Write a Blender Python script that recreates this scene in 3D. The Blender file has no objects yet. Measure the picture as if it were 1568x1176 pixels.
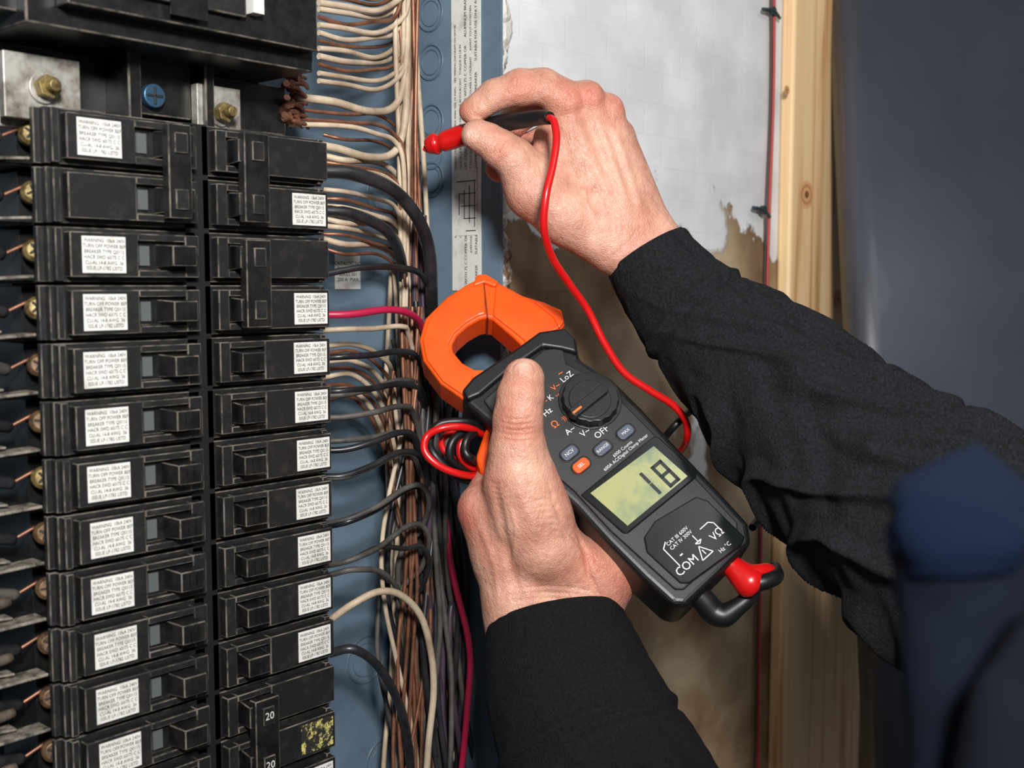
import bpy, bmesh, math, random
import numpy as np
from mathutils import Vector, Matrix, noise
random.seed(7)
# ------------------------------------------------------------------ camera model
FP=1725.6; CX,CY=784.0,588.0
TH=math.radians(48.4); PT=math.radians(4.94)
C=Vector((0,-.357,1.45)); ZC=1.45
R=Vector((math.cos(TH),-math.sin(TH),0))
Fw=Vector((math.sin(TH)*math.cos(PT),math.cos(TH)*math.cos(PT),-math.sin(PT)))
U=R.cross(Fw)
def ray(u,v): return Fw+R*((u-CX)/FP)-U*((v-CY)/FP)
def at(u,v,d): return C+ray(u,v)*d
def hy(u,v,y):
    r=ray(u,v); return C+r*((y-C.y)/r.y)
def hx(u,v,x):
    r=ray(u,v); return C+r*((x-C.x)/r.x)
# ------------------------------------------------------------------ materials
def lin(c):
    out=[]
    for x in c:
        x/=255.
        out.append(x/12.92 if x<=.04045 else ((x+.055)/1.055)**2.4)
    return (*out,1)
MATS={}
def mat(name,rgb,rough=.5,metal=0,rgb2=None,nscale=60,bump=0,bscale=300,spec=.5,coat=0,lo=.4,hi=.65):
    if name in MATS: return MATS[name]
    m=bpy.data.materials.new(name); m.use_nodes=True
    nt=m.node_tree; b=nt.nodes['Principled BSDF']
    b.inputs['Base Color'].default_value=lin(rgb); b.inputs['Roughness'].default_value=rough
    b.inputs['Metallic'].default_value=metal; b.inputs['Specular IOR Level'].default_value=spec
    b.inputs['Coat Weight'].default_value=coat
    tc=nt.nodes.new('ShaderNodeTexCoord')
    if rgb2:
        n=nt.nodes.new('ShaderNodeTexNoise'); n.inputs['Scale'].default_value=nscale; n.inputs['Detail'].default_value=8
        n.inputs['Roughness'].default_value=.65
        cr=nt.nodes.new('ShaderNodeValToRGB'); cr.color_ramp.elements[0].position=lo; cr.color_ramp.elements[1].position=hi
        cr.color_ramp.elements[0].color=lin(rgb); cr.color_ramp.elements[1].color=lin(rgb2)
        nt.links.new(tc.outputs['Object'],n.inputs['Vector']); nt.links.new(n.outputs['Fac'],cr.inputs['Fac'])
        nt.links.new(cr.outputs['Color'],b.inputs['Base Color'])
    if bump:
        n=nt.nodes.new('ShaderNodeTexNoise'); n.inputs['Scale'].default_value=bscale; n.inputs['Detail'].default_value=5
        bp=nt.nodes.new('ShaderNodeBump'); bp.inputs['Strength'].default_value=bump; bp.inputs['Distance'].default_value=.001
        nt.links.new(tc.outputs['Object'],n.inputs['Vector']); nt.links.new(n.outputs['Fac'],bp.inputs['Height'])
        nt.links.new(bp.outputs['Normal'],b.inputs['Normal'])
    MATS[name]=m; return m
BLK=mat('breaker_black',(24,24,25),.46,rgb2=(52,50,47),nscale=140,lo=.50,hi=.90,bump=.07,bscale=1100)
BLK2=mat('breaker_handle',(14,14,16),.36,rgb2=(32,31,30),nscale=150,bump=.05)
EDGE=mat('breaker_dusty_edge',(108,101,90),.8,rgb2=(38,37,35),nscale=110,lo=.40,hi=.58)
GRY=mat('breaker_recess',(84,87,89),.45)
PAPER=mat('label_paper',(214,213,208),.75,rgb2=(178,175,166),nscale=110,lo=.5,hi=.75)
INK=mat('label_ink',(30,30,32),.7)
BOXM=mat('painted_panel_steel',(102,122,138),.40,rgb2=(82,100,116),nscale=14,bump=.03,bscale=150)
STEEL=mat('bare_steel',(186,183,176),.48,metal=.5,rgb2=(110,102,92),nscale=120)
BRASS=mat('brass_screw',(150,132,84),.45,metal=.6,rgb2=(84,68,42),nscale=300)
DULL=mat('tarnished_screw',(120,94,66),.5,metal=.5,rgb2=(58,44,34),nscale=300)
DUST=mat('dusty_metal_clip',(140,132,120),.65,metal=.2,rgb2=(52,48,44),nscale=260)
COPPER=mat('bare_copper',(156,106,82),.45,metal=.55,rgb2=(104,72,56),nscale=90)
WHT=mat('white_insulation',(200,182,158),.55,rgb2=(154,134,112),nscale=40)
BLKW=mat('black_insulation',(24,24,27),.34,rgb2=(46,46,50),nscale=60)
GRYW=mat('dusty_gray_insulation',(84,80,75),.55,rgb2=(46,44,42),nscale=70)
PURW=mat('magenta_insulation',(170,28,66),.35)
PLUMW=mat('plum_insulation',(66,52,66),.35)
REDR=mat('red_rubber',(192,18,18),.3,coat=.15)
BLKR=mat('black_rubber',(17,17,19),.42)
ORG=mat('orange_plastic',(244,88,22),.36,rgb2=(230,76,16),nscale=40,bump=.03,bscale=700)
MBODY=mat('meter_overmould',(14,15,16),.42,bump=.06,bscale=1500)
MFACE=mat('meter_face_charcoal',(31,30,30),.5,bump=.08,bscale=1800)
MGLOSS=mat('meter_gloss_black',(13,17,18),.22)
TXT=mat('meter_print_white',(210,210,210),.6)
TXTO=mat('meter_print_orange',(240,110,40),.6)
BTN=mat('meter_button_blue_gray',(74,80,96),.45)
LCD=mat('lcd_glass',(158,160,112),.16,rgb2=(106,124,108),nscale=24,coat=.3,lo=.45,hi=.58)
LCDD=mat('lcd_segment',(22,32,30),.4)
NAVY=mat('navy_fleece',(9,12,20),.95,rgb2=(12,16,27),nscale=60,spec=.06)
# ------------------------------------------------------------------ object helpers
def link(o,parent=None):
    bpy.context.scene.collection.objects.link(o)
    if parent: o.parent=parent
    return o
def empty(name):
    e=bpy.data.objects.new(name,None); e.empty_display_size=.02; return link(e)
def finish(name,bm,mats,parent=None,smooth=False,bevel=0,seg=2,bmat=-1):
    bmesh.ops.recalc_face_normals(bm,faces=bm.faces)
    me=bpy.data.meshes.new(name); bm.to_mesh(me); bm.free()
    for m in mats: me.materials.append(m)
    o=bpy.data.objects.new(name,me); link(o,parent)
    if smooth:
        for p in me.polygons: p.use_smooth=True
    if bevel:
        b=o.modifiers.new('bevel','BEVEL'); b.width=bevel; b.segments=seg; b.limit_method='ANGLE'; b.angle_limit=math.radians(35)
        b.material=bmat
    return o
def box(bm,x0,x1,y0,y1,z0,z1,mi=0):
    vs=[bm.verts.new(p) for p in [(x0,y0,z0),(x1,y0,z0),(x1,y1,z0),(x0,y1,z0),(x0,y0,z1),(x1,y0,z1),(x1,y1,z1),(x0,y1,z1)]]
    for f in [(0,3,2,1),(4,5,6,7),(0,1,5,4),(1,2,6,5),(2,3,7,6),(3,0,4,7)]:
        fc=bm.faces.new([vs[i] for i in f]); fc.material_index=mi
    return vs
def hexa(bm,pts,mi=0):
    vs=[bm.verts.new(p) for p in pts]
    for f in [(0,3,2,1),(4,5,6,7),(0,1,5,4),(1,2,6,5),(2,3,7,6),(3,0,4,7)]:
        fc=bm.faces.new([vs[i] for i in f]); fc.material_index=mi
def cyl(bm,c,axis,r,h,mi=0,seg=24,r2=None):
    axis=Vector(axis).normalized(); a=axis.orthogonal().normalized(); b=axis.cross(a)
    r2=r if r2 is None else r2
    v0=[bm.verts.new(Vector(c)+(a*math.cos(t)+b*math.sin(t))*r) for t in [2*math.pi*i/seg for i in range(seg)]]
    v1=[bm.verts.new(Vector(c)+axis*h+(a*math.cos(t)+b*math.sin(t))*r2) for t in [2*math.pi*i/seg for i in range(seg)]]
    for i in range(seg):
        f=bm.faces.new([v0[i],v0[(i+1)%seg],v1[(i+1)%seg],v1[i]]); f.material_index=mi
    f=bm.faces.new(v1); f.material_index=mi
    f=bm.faces.new(v0[::-1]); f.material_index=mi
def catmull(P,n=10):
    P=[tuple(p) for p in P]
    A=[tuple(2*a-b for a,b in zip(P[0],P[1]))]+P+[tuple(2*a-b for a,b in zip(P[-1],P[-2]))]
    out=[]
    for i in range(1,len(A)-2):
        for k in range(n):
            t=k/n
            out.append(tuple(.5*((2*b)+(-a+c)*t+(2*a-5*b+4*c-d)*t*t+(-a+3*b-3*c+d)*t**3) for a,b,c,d in zip(A[i-1],A[i],A[i+1],A[i+2])))
    out.append(tuple(P[-1])); return out
def tubebm(bm,pts,rad,seg=16,mi=0,cap=True):
    pts=[Vector(p) for p in pts]; n=len(pts)
    t0=(pts[1]-pts[0]).normalized(); a=t0.orthogonal().normalized(); rings=[]
    for i,p in enumerate(pts):
        t=(pts[min(i+1,n-1)]-pts[max(i-1,0)]).normalized()
        a=(a-t*a.dot(t)).normalized(); b=t.cross(a); r=rad[i] if hasattr(rad,'__len__') else rad
        rings.append([bm.verts.new(p+(a*math.cos(q)+b*math.sin(q))*r) for q in [2*math.pi*j/seg for j in range(seg)]])
    for i in range(n-1):
        for j in range(seg):
            f=bm.faces.new([rings[i][j],rings[i][(j+1)%seg],rings[i+1][(j+1)%seg],rings[i+1][j]]); f.material_index=mi; f.smooth=True
    if cap:
        f=bm.faces.new(rings[0][::-1]); f.material_index=mi
        f=bm.faces.new(rings[-1]); f.material_index=mi
def rtube(bm,ctrl,seg=16,mi=0,n=8):
    c=catmull([(*p,r) for p,r in ctrl],n)
    tubebm(bm,[q[:3] for q in c],[q[3] for q in c],seg,mi)
def textmesh(body,size,align='CENTER',spacing=1.0,off=0):
    cu=bpy.data.curves.new('txt','FONT'); cu.body=body; cu.size=size; cu.align_x=align; cu.align_y='CENTER'; cu.space_line=spacing
    cu.resolution_u=2; cu.offset=off
    o=bpy.data.objects.new('txt',cu); link(o); bpy.context.view_layer.update()
    me=bpy.data.meshes.new_from_object(o); bpy.data.objects.remove(o); return me
def addmesh(bm,me,M,mi):
    n0=len(bm.verts); nf=len(bm.faces)
    bm.from_mesh(me); bm.verts.ensure_lookup_table(); bm.faces.ensure_lookup_table()
    for v in bm.verts[n0:]: v.co=M@v.co
    for f in bm.faces[nf:]: f.material_index=mi
def frame(o,x,y):
    x=Vector(x).normalized(); y=Vector(y).normalized(); z=x.cross(y)
    return Matrix(((x.x,y.x,z.x,o[0]),(x.y,y.y,z.y,o[1]),(x.z,y.z,z.z,o[2]),(0,0,0,1)))
# ------------------------------------------------------------------ room shell
def wallmat():
    m=bpy.data.materials.new('peeling_painted_concrete'); m.use_nodes=True; nt=m.node_tree; b=nt.nodes['Principled BSDF']
    b.inputs['Roughness'].default_value=.7
    N=nt.nodes.new; L=nt.links.new
    tc=N('ShaderNodeTexCoord'); sp=N('ShaderNodeSeparateXYZ'); L(tc.outputs['Object'],sp.inputs[0])
    n1=N('ShaderNodeTexNoise'); n1.inputs['Scale'].default_value=9; n1.inputs['Detail'].default_value=9; n1.inputs['Roughness'].default_value=.6
    L(tc.outputs['Object'],n1.inputs['Vector'])
    a=N('ShaderNodeMath'); a.operation='MULTIPLY_ADD'; a.inputs[1].default_value=.20; a.inputs[2].default_value=-.10
    L(n1.outputs['Fac'],a.inputs[0])
    s=N('ShaderNodeMath'); s.operation='ADD'; L(sp.outputs['Z'],s.inputs[0]); L(a.outputs[0],s.inputs[1])
    mr=N('ShaderNodeMapRange'); mr.inputs['From Min'].default_value=ZC+.036; mr.inputs['From Max'].default_value=ZC+.039
    L(s.outputs[0],mr.inputs['Value'])
    n2=N('ShaderNodeTexNoise'); n2.inputs['Scale'].default_value=26; n2.inputs['Detail'].default_value=8
    L(tc.outputs['Object'],n2.inputs['Vector'])
    n5=N('ShaderNodeTexNoise'); n5.inputs['Scale'].default_value=11; n5.inputs['Detail'].default_value=6; L(tc.outputs['Object'],n5.inputs['Vector'])
    br=N('ShaderNodeValToRGB'); br.color_ramp.elements[0].color=lin((104,76,52)); br.color_ramp.elements[1].color=lin((182,162,132))
    br.color_ramp.elements[0].position=.38; br.color_ramp.elements[1].position=.62
    e=br.color_ramp.elements.new(.5); e.color=lin((150,126,96))
    L(n5.outputs['Fac'],br.inputs['Fac'])
    n4=N('ShaderNodeTexNoise'); n4.inputs['Scale'].default_value=7; n4.inputs['Detail'].default_value=6; L(tc.outputs['Object'],n4.inputs['Vector'])
    isl=N('ShaderNodeMapRange'); isl.inputs['From Min'].default_value=.56; isl.inputs['From Max'].default_value=.58; L(n4.outputs['Fac'],isl.inputs['Value'])
    mm0=N('ShaderNodeMath'); mm0.operation='MAXIMUM'; L(mr.outputs[0],mm0.inputs[0]); L(isl.outputs[0],mm0.inputs[1])
    wr=N('ShaderNodeValToRGB'); wr.color_ramp.elements[0].color=lin((206,207,209)); wr.color_ramp.elements[1].color=lin((228,228,229))
    wr.color_ramp.elements[0].position=.35; wr.color_ramp.elements[1].position=.65
    L(n2.outputs['Fac'],wr.inputs['Fac'])
    mx=N('ShaderNodeMix'); mx.data_type='RGBA'; L(mm0.outputs[0],mx.inputs['Factor']); L(br.outputs[0],mx.inputs['A']); L(wr.outputs[0],mx.inputs['B'])
    L(mx.outputs['Result'],b.inputs['Base Color'])
    ck=N('ShaderNodeTexBrick'); ck.inputs['Scale'].default_value=14; ck.inputs['Mortar Size'].default_value=.012
    mp=N('ShaderNodeMapping'); mp.inputs['Rotation'].default_value=(math.pi/2,0,0); L(tc.outputs['Object'],mp.inputs[0]); L(mp.outputs[0],ck.inputs['Vector'])
    ad=N('ShaderNodeMath'); ad.operation='MULTIPLY_ADD'; ad.inputs[1].default_value=-.16; L(ck.outputs['Fac'],ad.inputs[0]); L(mm0.outputs[0],ad.inputs[2])
    ad2=N('ShaderNodeMath'); ad2.operation='ADD'; L(ad.outputs[0],ad2.inputs[0]); L(n2.outputs['Fac'],ad2.inputs[1])
    bp=N('ShaderNodeBump'); bp.inputs['Strength'].default_value=.5; bp.inputs['Distance'].default_value=.0015
    L(ad2.outputs[0],bp.inputs['Height']); L(bp.outputs['Normal'],b.inputs['Normal'])
    return m
WALL=wallmat()
XL,XR=.062,.401; BZ0,BZ1=ZC-.40,ZC+.34; YW=.018; YB=.07; YF=.0062
bm=bmesh.new()
box(bm,-1.2,XL-.004,YW,.14,0,2.4); box(bm,XR+.006,2.6,YW,.14,0,2.4)
box(bm,XL-.004,XR+.006,YW,.14,0,BZ0-.004); box(bm,XL-.004,XR+.006,YW,.14,BZ1+.004,2.4)
finish('wall_back',bm,[WALL])
bm=bmesh.new(); box(bm,-1.2,2.6,-2.2,.14,-.05,0)
finish('floor',bm,[mat('concrete_floor',(96,92,88),.8,rgb2=(70,68,66),nscale=5,bump=.2,bscale=60)])
bm=bmesh.new()
n=220; z00=ZC-.25; dz=.55/n
prof=[]
for i in range(n+1):
    z=z00+i*dz
    w=.014+.010*noise.noise(Vector((i*.11,0,0)))+.006*noise.noise(Vector((i*.5,3,0)))
    hh=.009+.003*noise.noise(Vector((i*.35,9,0)))
    prof.append([bm.verts.new((XR+.0022+a*w,YW-hh*b_+.0015*noise.noise(Vector((i*.6,a*5,2))),z)) for a,b_ in ((0,0),(0,1),(.3,.95),(.6,.75),(.8,.5),(1,.0))])
for A_,B_ in zip(prof,prof[1:]):
    for j in range(5): bm.faces.new([A_[j],A_[j+1],B_[j+1],B_[j]])
finish('trim_1',bm,[mat('crumbled_plaster',(216,212,204),.9,rgb2=(128,98,70),nscale=45,bump=.8,bscale=260,lo=.50,hi=.58)])
def woodmat():
    m=bpy.data.materials.new('pine_wood'); m.use_nodes=True; nt=m.node_tree; b=nt.nodes['Principled BSDF']; b.inputs['Roughness'].default_value=.55
    N=nt.nodes.new; L=nt.links.new
    tc=N('ShaderNodeTexCoord'); mp=N('ShaderNodeMapping'); mp.inputs['Scale'].default_value=(38,38,1.5); L(tc.outputs['Object'],mp.inputs[0])
    n=N('ShaderNodeTexNoise'); n.inputs['Scale'].default_value=2.2; n.inputs['Detail'].default_value=6; n.inputs['Distortion'].default_value=.8; L(mp.outputs[0],n.inputs['Vector'])
    cr=N('ShaderNodeValToRGB'); e=cr.color_ramp.elements; e[0].position=.32; e[0].color=lin((200,146,94)); e[1].position=.68; e[1].color=lin((244,212,164))
    e2=cr.color_ramp.elements.new(.46); e2.color=lin((234,194,142)); L(n.outputs['Fac'],cr.inputs['Fac'])
    L(cr.outputs[0],b.inputs['Base Color']); return m
WOOD=woodmat(); KNOT=mat('wood_knot',(150,92,48),.6,rgb2=(100,58,30),nscale=160)
sx0=hy(1188,440,YW).x; ysf=YW-.010; sx1=hy(1318,440,ysf).x+.02
stud=empty('wood_stud')
bm=bmesh.new(); box(bm,sx0,sx1,ysf,YW-.0003,0,2.4); finish('board',bm,[WOOD],stud,bevel=.002)
bm=bmesh.new()
for (u,v,r) in [(1235,298,.011),(1283,458,.008),(1205,138,.0035),(1300,80,.003)]:
    p=hy(u,v,ysf-.0002)
    nseg=28
    for k in range(4):
        R0=r*(1-k*.24)
        vs=[bm.verts.new((p.x+math.cos(t)*R0*(1+.12*noise.noise(Vector((math.cos(t),math.sin(t),k)))),p.y-.00008*k,p.z+math.sin(t)*R0*.85)) for t in [2*math.pi*i/nseg for i in range(nseg)]]
        f=bm.faces.new(vs); f.material_index=[1,2,1,0][k]
finish('knots',bm,[KNOT,mat('wood_knot_ring',(222,172,120),.6),mat('wood_knot_mid',(196,138,88),.6)],stud)
def curveobj(name,m,depth,parent=None,res=3):
    cu=bpy.data.curves.new(name,'CURVE'); cu.dimensions='3D'; cu.bevel_depth=depth; cu.bevel_resolution=res; cu.materials.append(m); cu.use_fill_caps=True
    o=bpy.data.objects.new(name,cu); return link(o,parent)
def spl(o,pts,n=8,rad=1.0):
    P=catmull(pts,n); s=o.data.splines.new('POLY'); s.points.add(len(P)-1)
    for i,p in enumerate(P): s.points[i].co=(*p,1); s.points[i].radius=rad
    s.use_smooth=True
o=curveobj('thermostat_wire',mat('red_wire',(170,40,38),.4),.0010)
spl(o,[hy(1186,-40,YW-.004),hy(1184,150,YW-.004),hy(1178,330,YW-.003),hy(1174,460,YW-.004),hy(1168,700,YW-.003),hy(1163,950,YW-.004),hy(1160,1220,YW-.004)])
o=curveobj('ground_wire',mat('dark_wire',(60,50,48),.5),.0008)
spl(o,[hy(1181,-40,YW-.004),hy(1180,150,YW-.003),hy(1173,330,YW-.0045),hy(1170,460,YW-.003),hy(1160,950,YW-.004),hy(1156,1220,YW-.004)])
bm=bmesh.new()
for (u,v) in [(1165,322),(1180,18)]:
    p=hy(u,v,YW-.003); cyl(bm,p,(0,-1,0),.003,.003,0,8); q=hy(u-12,v-4,YW-.004); rtube(bm,[(tuple(q),.0012),(tuple(p+Vector((0,-.002,0))),.0014),(tuple(hy(u+14,v+10,YW-.004)),.0011)],8,0,4)
finish('cable_staple',bm,[mat('staple_dark',(50,66,70),.4,metal=.4)])
bm=bmesh.new()
prof=[(0,.03),(-.0,.02),(.002,.010),(.008,.003),(.018,0),(.10,-.004),(.42,-.01)]
tl=at(1284,-80,.765); bl=at(1350,1300,.67)
xd=(R*.92+Fw*.25).normalized(); nd=Fw
a=[];b_=[]
for (x,y) in prof:
    a.append(bm.verts.new(tl+xd*x+nd*y)); b_.append(bm.verts.new(bl+xd*x+nd*y))
for i in range(len(prof)-1): bm.faces.new([a[i],a[i+1],b_[i+1],b_[i]])
o=finish('metal_cabinet_door',bm,[mat('dark_gray_enamel',(57,60,68),.42,rgb2=(68,73,84),nscale=3,coat=.1)],smooth=True)
s=o.modifiers.new('s','SOLIDIFY'); s.thickness=.004
# ------------------------------------------------------------------ electrical panel box
panel=empty('electrical_panel')
bm=bmesh.new()
t=.0016
box(bm,XL,XR,YB,YB+t,BZ0,BZ1)
box(bm,XR,XR+t,YF,YB+t,BZ0,BZ1); box(bm,XL-t,XL,YF,YB+t,BZ0,BZ1)
box(bm,XL,XR,YF,YB,BZ1,BZ1+t); box(bm,XL,XR,YF,YB,BZ0-t,BZ0)
finish('enclosure',bm,[BOXM],panel)
bm=bmesh.new()
def ko(c,axis,a,b,r):
    n=28
    for rr,ww in ((r,.0006),(r*.72,.0003)):
        pts=[Vector(c)+(Vector(a)*math.cos(2*math.pi*i/n)+Vector(b)*math.sin(2*math.pi*i/n))*rr for i in range(n+1)]
        tubebm(bm,pts,ww,6,0,False)
for v in (20,95,187,232,275,520,640,760,900,1010,1100):
    p=hx(662,v,XR-.0002); ko((p.x,.053,p.z),None,(0,1,0),(0,0,1),.0085)
for (u,v) in [(588,1165),(560,1010),(590,300)]:
    p=hy(u,v,YB-.0002); ko(p,None,(1,0,0),(0,0,1),.012)
finish('knockouts',bm,[mat('knockout_edge',(84,102,116),.4)],panel)
ya=hx(693,200,XR).y; yb=hx(737,200,XR).y; zt=hx(715,-30,XR).z; zb=hx(715,445,XR).z
bm=bmesh.new(); box(bm,XR-.0006,XR-.0001,yb,ya,zb,zt,0)
w=ya-yb
lines=['DIAGRAM OF MAIN BREAKER        SUITABLE FOR USE ONLY AS SERVICE EQUIPMENT','AVERTISSEMENT  COUPER LE COURANT      AVANT TOUT ENTRETIEN','FOR USE WITH 75 C COPPER OR      ALUMINUM BRANCH CIRCUIT CONDUCTORS','CHARGE MAXIMALE 80 POURCENT   TORQUE 35 LB IN','MAX WIRE SIZE 10 AWG    SEE WIRING DIAGRAM ON DOOR']
for i,l in enumerate(lines):
    me=textmesh((l+'        ')*2,.0023 if i in(0,2) else .0018)
    M=frame((XR-.0008,yb+w*(.14+.18*i),(zt+zb)/2+.005*(i%3)),(0,0,1),(0,1,0))
    addmesh(bm,me,M,1)
zz=hx(715,310,XR).z
box(bm,XR-.00085,XR-.0007,yb+w*.12,yb+w*.9,zz-.016,zz+.016,0)
for k in range(5):
    box(bm,XR-.001,XR-.0009,yb+w*.15,yb+w*(.5+.08*k),zz-.014+k*.006,zz-.0136+k*.006,1)
for k in range(4):
    yy=yb+w*(.18+.18*k); box(bm,XR-.001,XR-.0009,yy,yy+.0004,zz-.012+k*.002,zz+.010-.002*k,1)
finish('wiring_diagram_strip',bm,[PAPER,INK],panel)
p=hy(532,416,YB-.0003)
bm=bmesh.new(); box(bm,p.x-.008,p.x+.008,p.y-.0003,p.y,p.z-.0085,p.z+.0085,0)
addmesh(bm,textmesh('CATALOG NO\nQ 140 M200\nSERIES S01\n200 A  MAX',.0026),frame((p.x,p.y-.0005,p.z),(1,0,0),(0,0,1)),1)
finish('catalog_sticker',bm,[PAPER,INK],panel)
PITCH=.01930
def zrow(i): return ZC-.01905*.453-PITCH*(i-3)
bm=bmesh.new(); box(bm,.186,.289,.05,.066,BZ0+.02,ZC+.20)
box(bm,.228,.238,.003,.05,BZ0+.05,zrow(0)+.0093)
finish('interior_backing',bm,[mat('bus_plastic',(20,20,22),.5)],panel)
# ------------------------------------------------------------------ circuit breakers
LBL=textmesh('WARNING  10kA 240V\nTURN OFF POWER BEF\nBREAKER TYPE Q0115\nHACR SWD 60/75 C C\nCU-AL 14-8 AWG  36\nISSUE LP-1782 LISTD',.00178,spacing=1.04)
LX=.1746; RX=.2931; BL=.0585
YEL=mat('worn_yellow_label',(40,38,34),.6,rgb2=(196,186,110),nscale=300,lo=.5,hi=.55)
def breaker(side,row,poles=1,label=0,handletxt=None):
    bm=bmesh.new(); b2=bmesh.new()
    def bx(x0,x1,y0,y1,z0,z1,mi=0,B=None):
        if side=='L': a,b=LX+x0,LX+x1
        else: a,b=RX-x1,RX-x0
        box(B or bm,a,b,y0,y1,z0,z1,mi)
    wx0,wx1=(.0320,.0505) if side=='L' else (.0345,.0500)
    hx0,hx1=(.0400,.0495) if side=='L' else (.0378,.0478)
    lx0,lx1=(.0113,.0270) if side=='L' else (.0046,.0208)
    for p in range(poles):
        z=zrow(row+p)
        bx(.0105 if side=='L' else .002,BL,.008,.052,z-.0093,z+.0093)
        bx(0,.014,.006,.0085,z-.0091,z+.0091)
        bx(.0022,BL-.0008,.003,.008,z-.0091,z+.0091)
        bx(.0035,.0060,.0005,.003,z-.0088,z+.0088)
        ts,te=(.0075,.0560) if side=='L' else (.0030,.0545)
        yt=-.0015
        bx(ts,wx0,yt,.003,z-.0075,z+.0075)
        bx(wx1,te,yt,.003,z-.0075,z+.0075)
        bx(wx0,wx1,yt,.003,z+.0050,z+.0075); bx(wx0,wx1,yt,.003,z-.0075,z-.0050)
        if side=='L': bx(wx0+.0016,hx0-.0026,.0005,.0035,z-.0034,z+.0034,2,b2)
        bx(wx0,wx1,.0012,.0032,z-.0049,z+.0049,1)
        a,b=(LX+hx0,LX+hx1) if side=='L' else (RX-hx1,RX-hx0)
        tl=.0015 if side=='L' else -.0015
        h=-.0080
        zz=.0042 if poles==1 else .0048
        hexa(bm,[(a+tl,h,z-zz*.85),(b+tl,h,z-zz*.85),(b,.003,z-zz),(a,.003,z-zz),(a+tl,h,z+zz*.85),(b+tl,h,z+zz*.85),(b,.003,z+zz),(a,.003,z+zz)],1)
        for g in range(2):
            xg=a+tl+(b-a)*(.35+.3*g); box(b2,xg,xg+.0005,h-.0005,h+.001,z-zz*.6,z+zz*.6,1)
    if poles==2:
        a,b=(LX+hx0-.0005,LX+hx1-.001) if side=='L' else (RX-hx1-.0003,RX-hx0+.0006)
        box(bm,a,b,-.0100,-.006,zrow(row+1)-.0065,zrow(row)+.0065,1)
        for p in range(2):
            z=zrow(row+p); m=(a+b)/2
            box(bm,m-.0026,m+.0026,-.0110,-.0085,z-.0035,z+.0035,0)
            if handletxt: addmesh(b2,textmesh(handletxt,.0042),frame((m,-.0113,z),(1,0,0),(0,0,1)),3)
    o=finish('circuit_breaker',bm,[BLK,BLK2,EDGE],bevel=.00038,seg=2,bmat=2)
    if label is not None:
        yel=handletxt is not None
        z=zrow(row+label); j=random.uniform(-.0006,.0006)
        bx(lx0+j,lx1+j,-.0017,-.0014,z-.0061,z+.0061,5 if yel else 3,b2)
        cx=(lx0+lx1)/2+j; cx=LX+cx if side=='L' else RX-cx
        addmesh(b2,LBL,frame((cx,-.00185,z),(1,0,0),(0,0,1))@Matrix.Rotation(random.uniform(-.02,.02),4,'Z')@Matrix.Diagonal((.84,1,1,1)),4)
    finish('label_and_rocker',b2,[BLK,BLK2,GRY,PAPER,INK,YEL],o)
breaker('L',0,2,0)
for i in range(2,14): breaker('L',i)
breaker('R',0,2,1); breaker('R',2,2,1)
for i in range(4,11): breaker('R',i)
breaker('R',11,2,1,'20'); breaker('R',13)
term=empty('breaker_terminals')
bm=bmesh.new()
random.seed(11)
for i in range(-1,14):
    z=zrow(i)
    if i>=0:
        box(bm,.1765,.1850,.0225,.05,z-.0088,z+.0088,0)
        box(bm,.160,.1850,.014,.05,z-.0096,z-.0086,0)
        hexa(bm,[(.156,.012,z-.0090),(.175,.0095,z-.0078),(.175,.018,z-.0078),(.156,.020,z-.0090),(.156,.012,z-.0080),(.175,.0095,z-.0068),(.175,.018,z-.0068),(.156,.020,z-.0080)],2)
        hexa(bm,[(.150,.018,z-.0060),(.166,.015,z-.0066),(.166,.021,z-.0066),(.150,.023,z-.0060),(.150,.018,z-.0052),(.166,.015,z-.0058),(.166,.021,z-.0058),(.150,.023,z-.0052)],2)
    ax=Vector((-.30,-1,.18)).normalized(); c0=Vector((.1795,.0185,z+.0010))
    mi=1 if i<4 or i in(6,) else 4
    cyl(bm,c0,ax,.0039,.0030,mi,24); cyl(bm,c0+ax*.003,ax,.0039,.0012,mi,24,.0028)
    c=c0+ax*.0042; a=random.random()*3
    xx=ax.orthogonal().normalized(); yy=ax.cross(xx)
    for a2 in (a,a+math.pi/2):
        dx=(xx*math.cos(a2)+yy*math.sin(a2))*.0025; dz=(-xx*math.sin(a2)+yy*math.cos(a2))*.00045; y=ax*.0002
        hexa(bm,[c-dx-dz-y,c+dx-dz-y,c+dx-dz+y,c-dx-dz+y,c-dx+dz-y,c+dx+dz-y,c+dx+dz+y,c-dx+dz+y],3)
finish('terminals',bm,[BLK2,BRASS,DUST,INK,DULL],term,bevel=.0002,seg=1)
bm=bmesh.new()
for i in range(-1,14):
    z=zrow(i); k=random.uniform(-.002,.002)
    rtube(bm,[((.11,.03,z+.005+k),.0022),((.140,.020+random.random()*.004,z+.006+k),.0022),((.158,.019,z+.003),.0022),((.170,.021,z+.000),.0021)],10,0 if i%4 else 1)
    rtube(bm,[((.11,.045,z-.003+k),.0021),((.145,.030,z-.004+k),.0021),((.168,.033,z-.005),.0021)],10,0)
    if i>7: rtube(bm,[((.12,.016,z+.001),.0020),((.145,.014,z-.001),.0020),((.166,.018,z-.001),.0018)],10,3)
    rtube(bm,[((.168,.0215,z-.001),.0006),((.177,.0195,z+.0035),.0006)],8,2)
finish('branch_wires',bm,[BLKW,GRYW,COPPER,mat('tan_jacket',(104,94,80),.6,rgb2=(66,58,50),nscale=80)],term)
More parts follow.
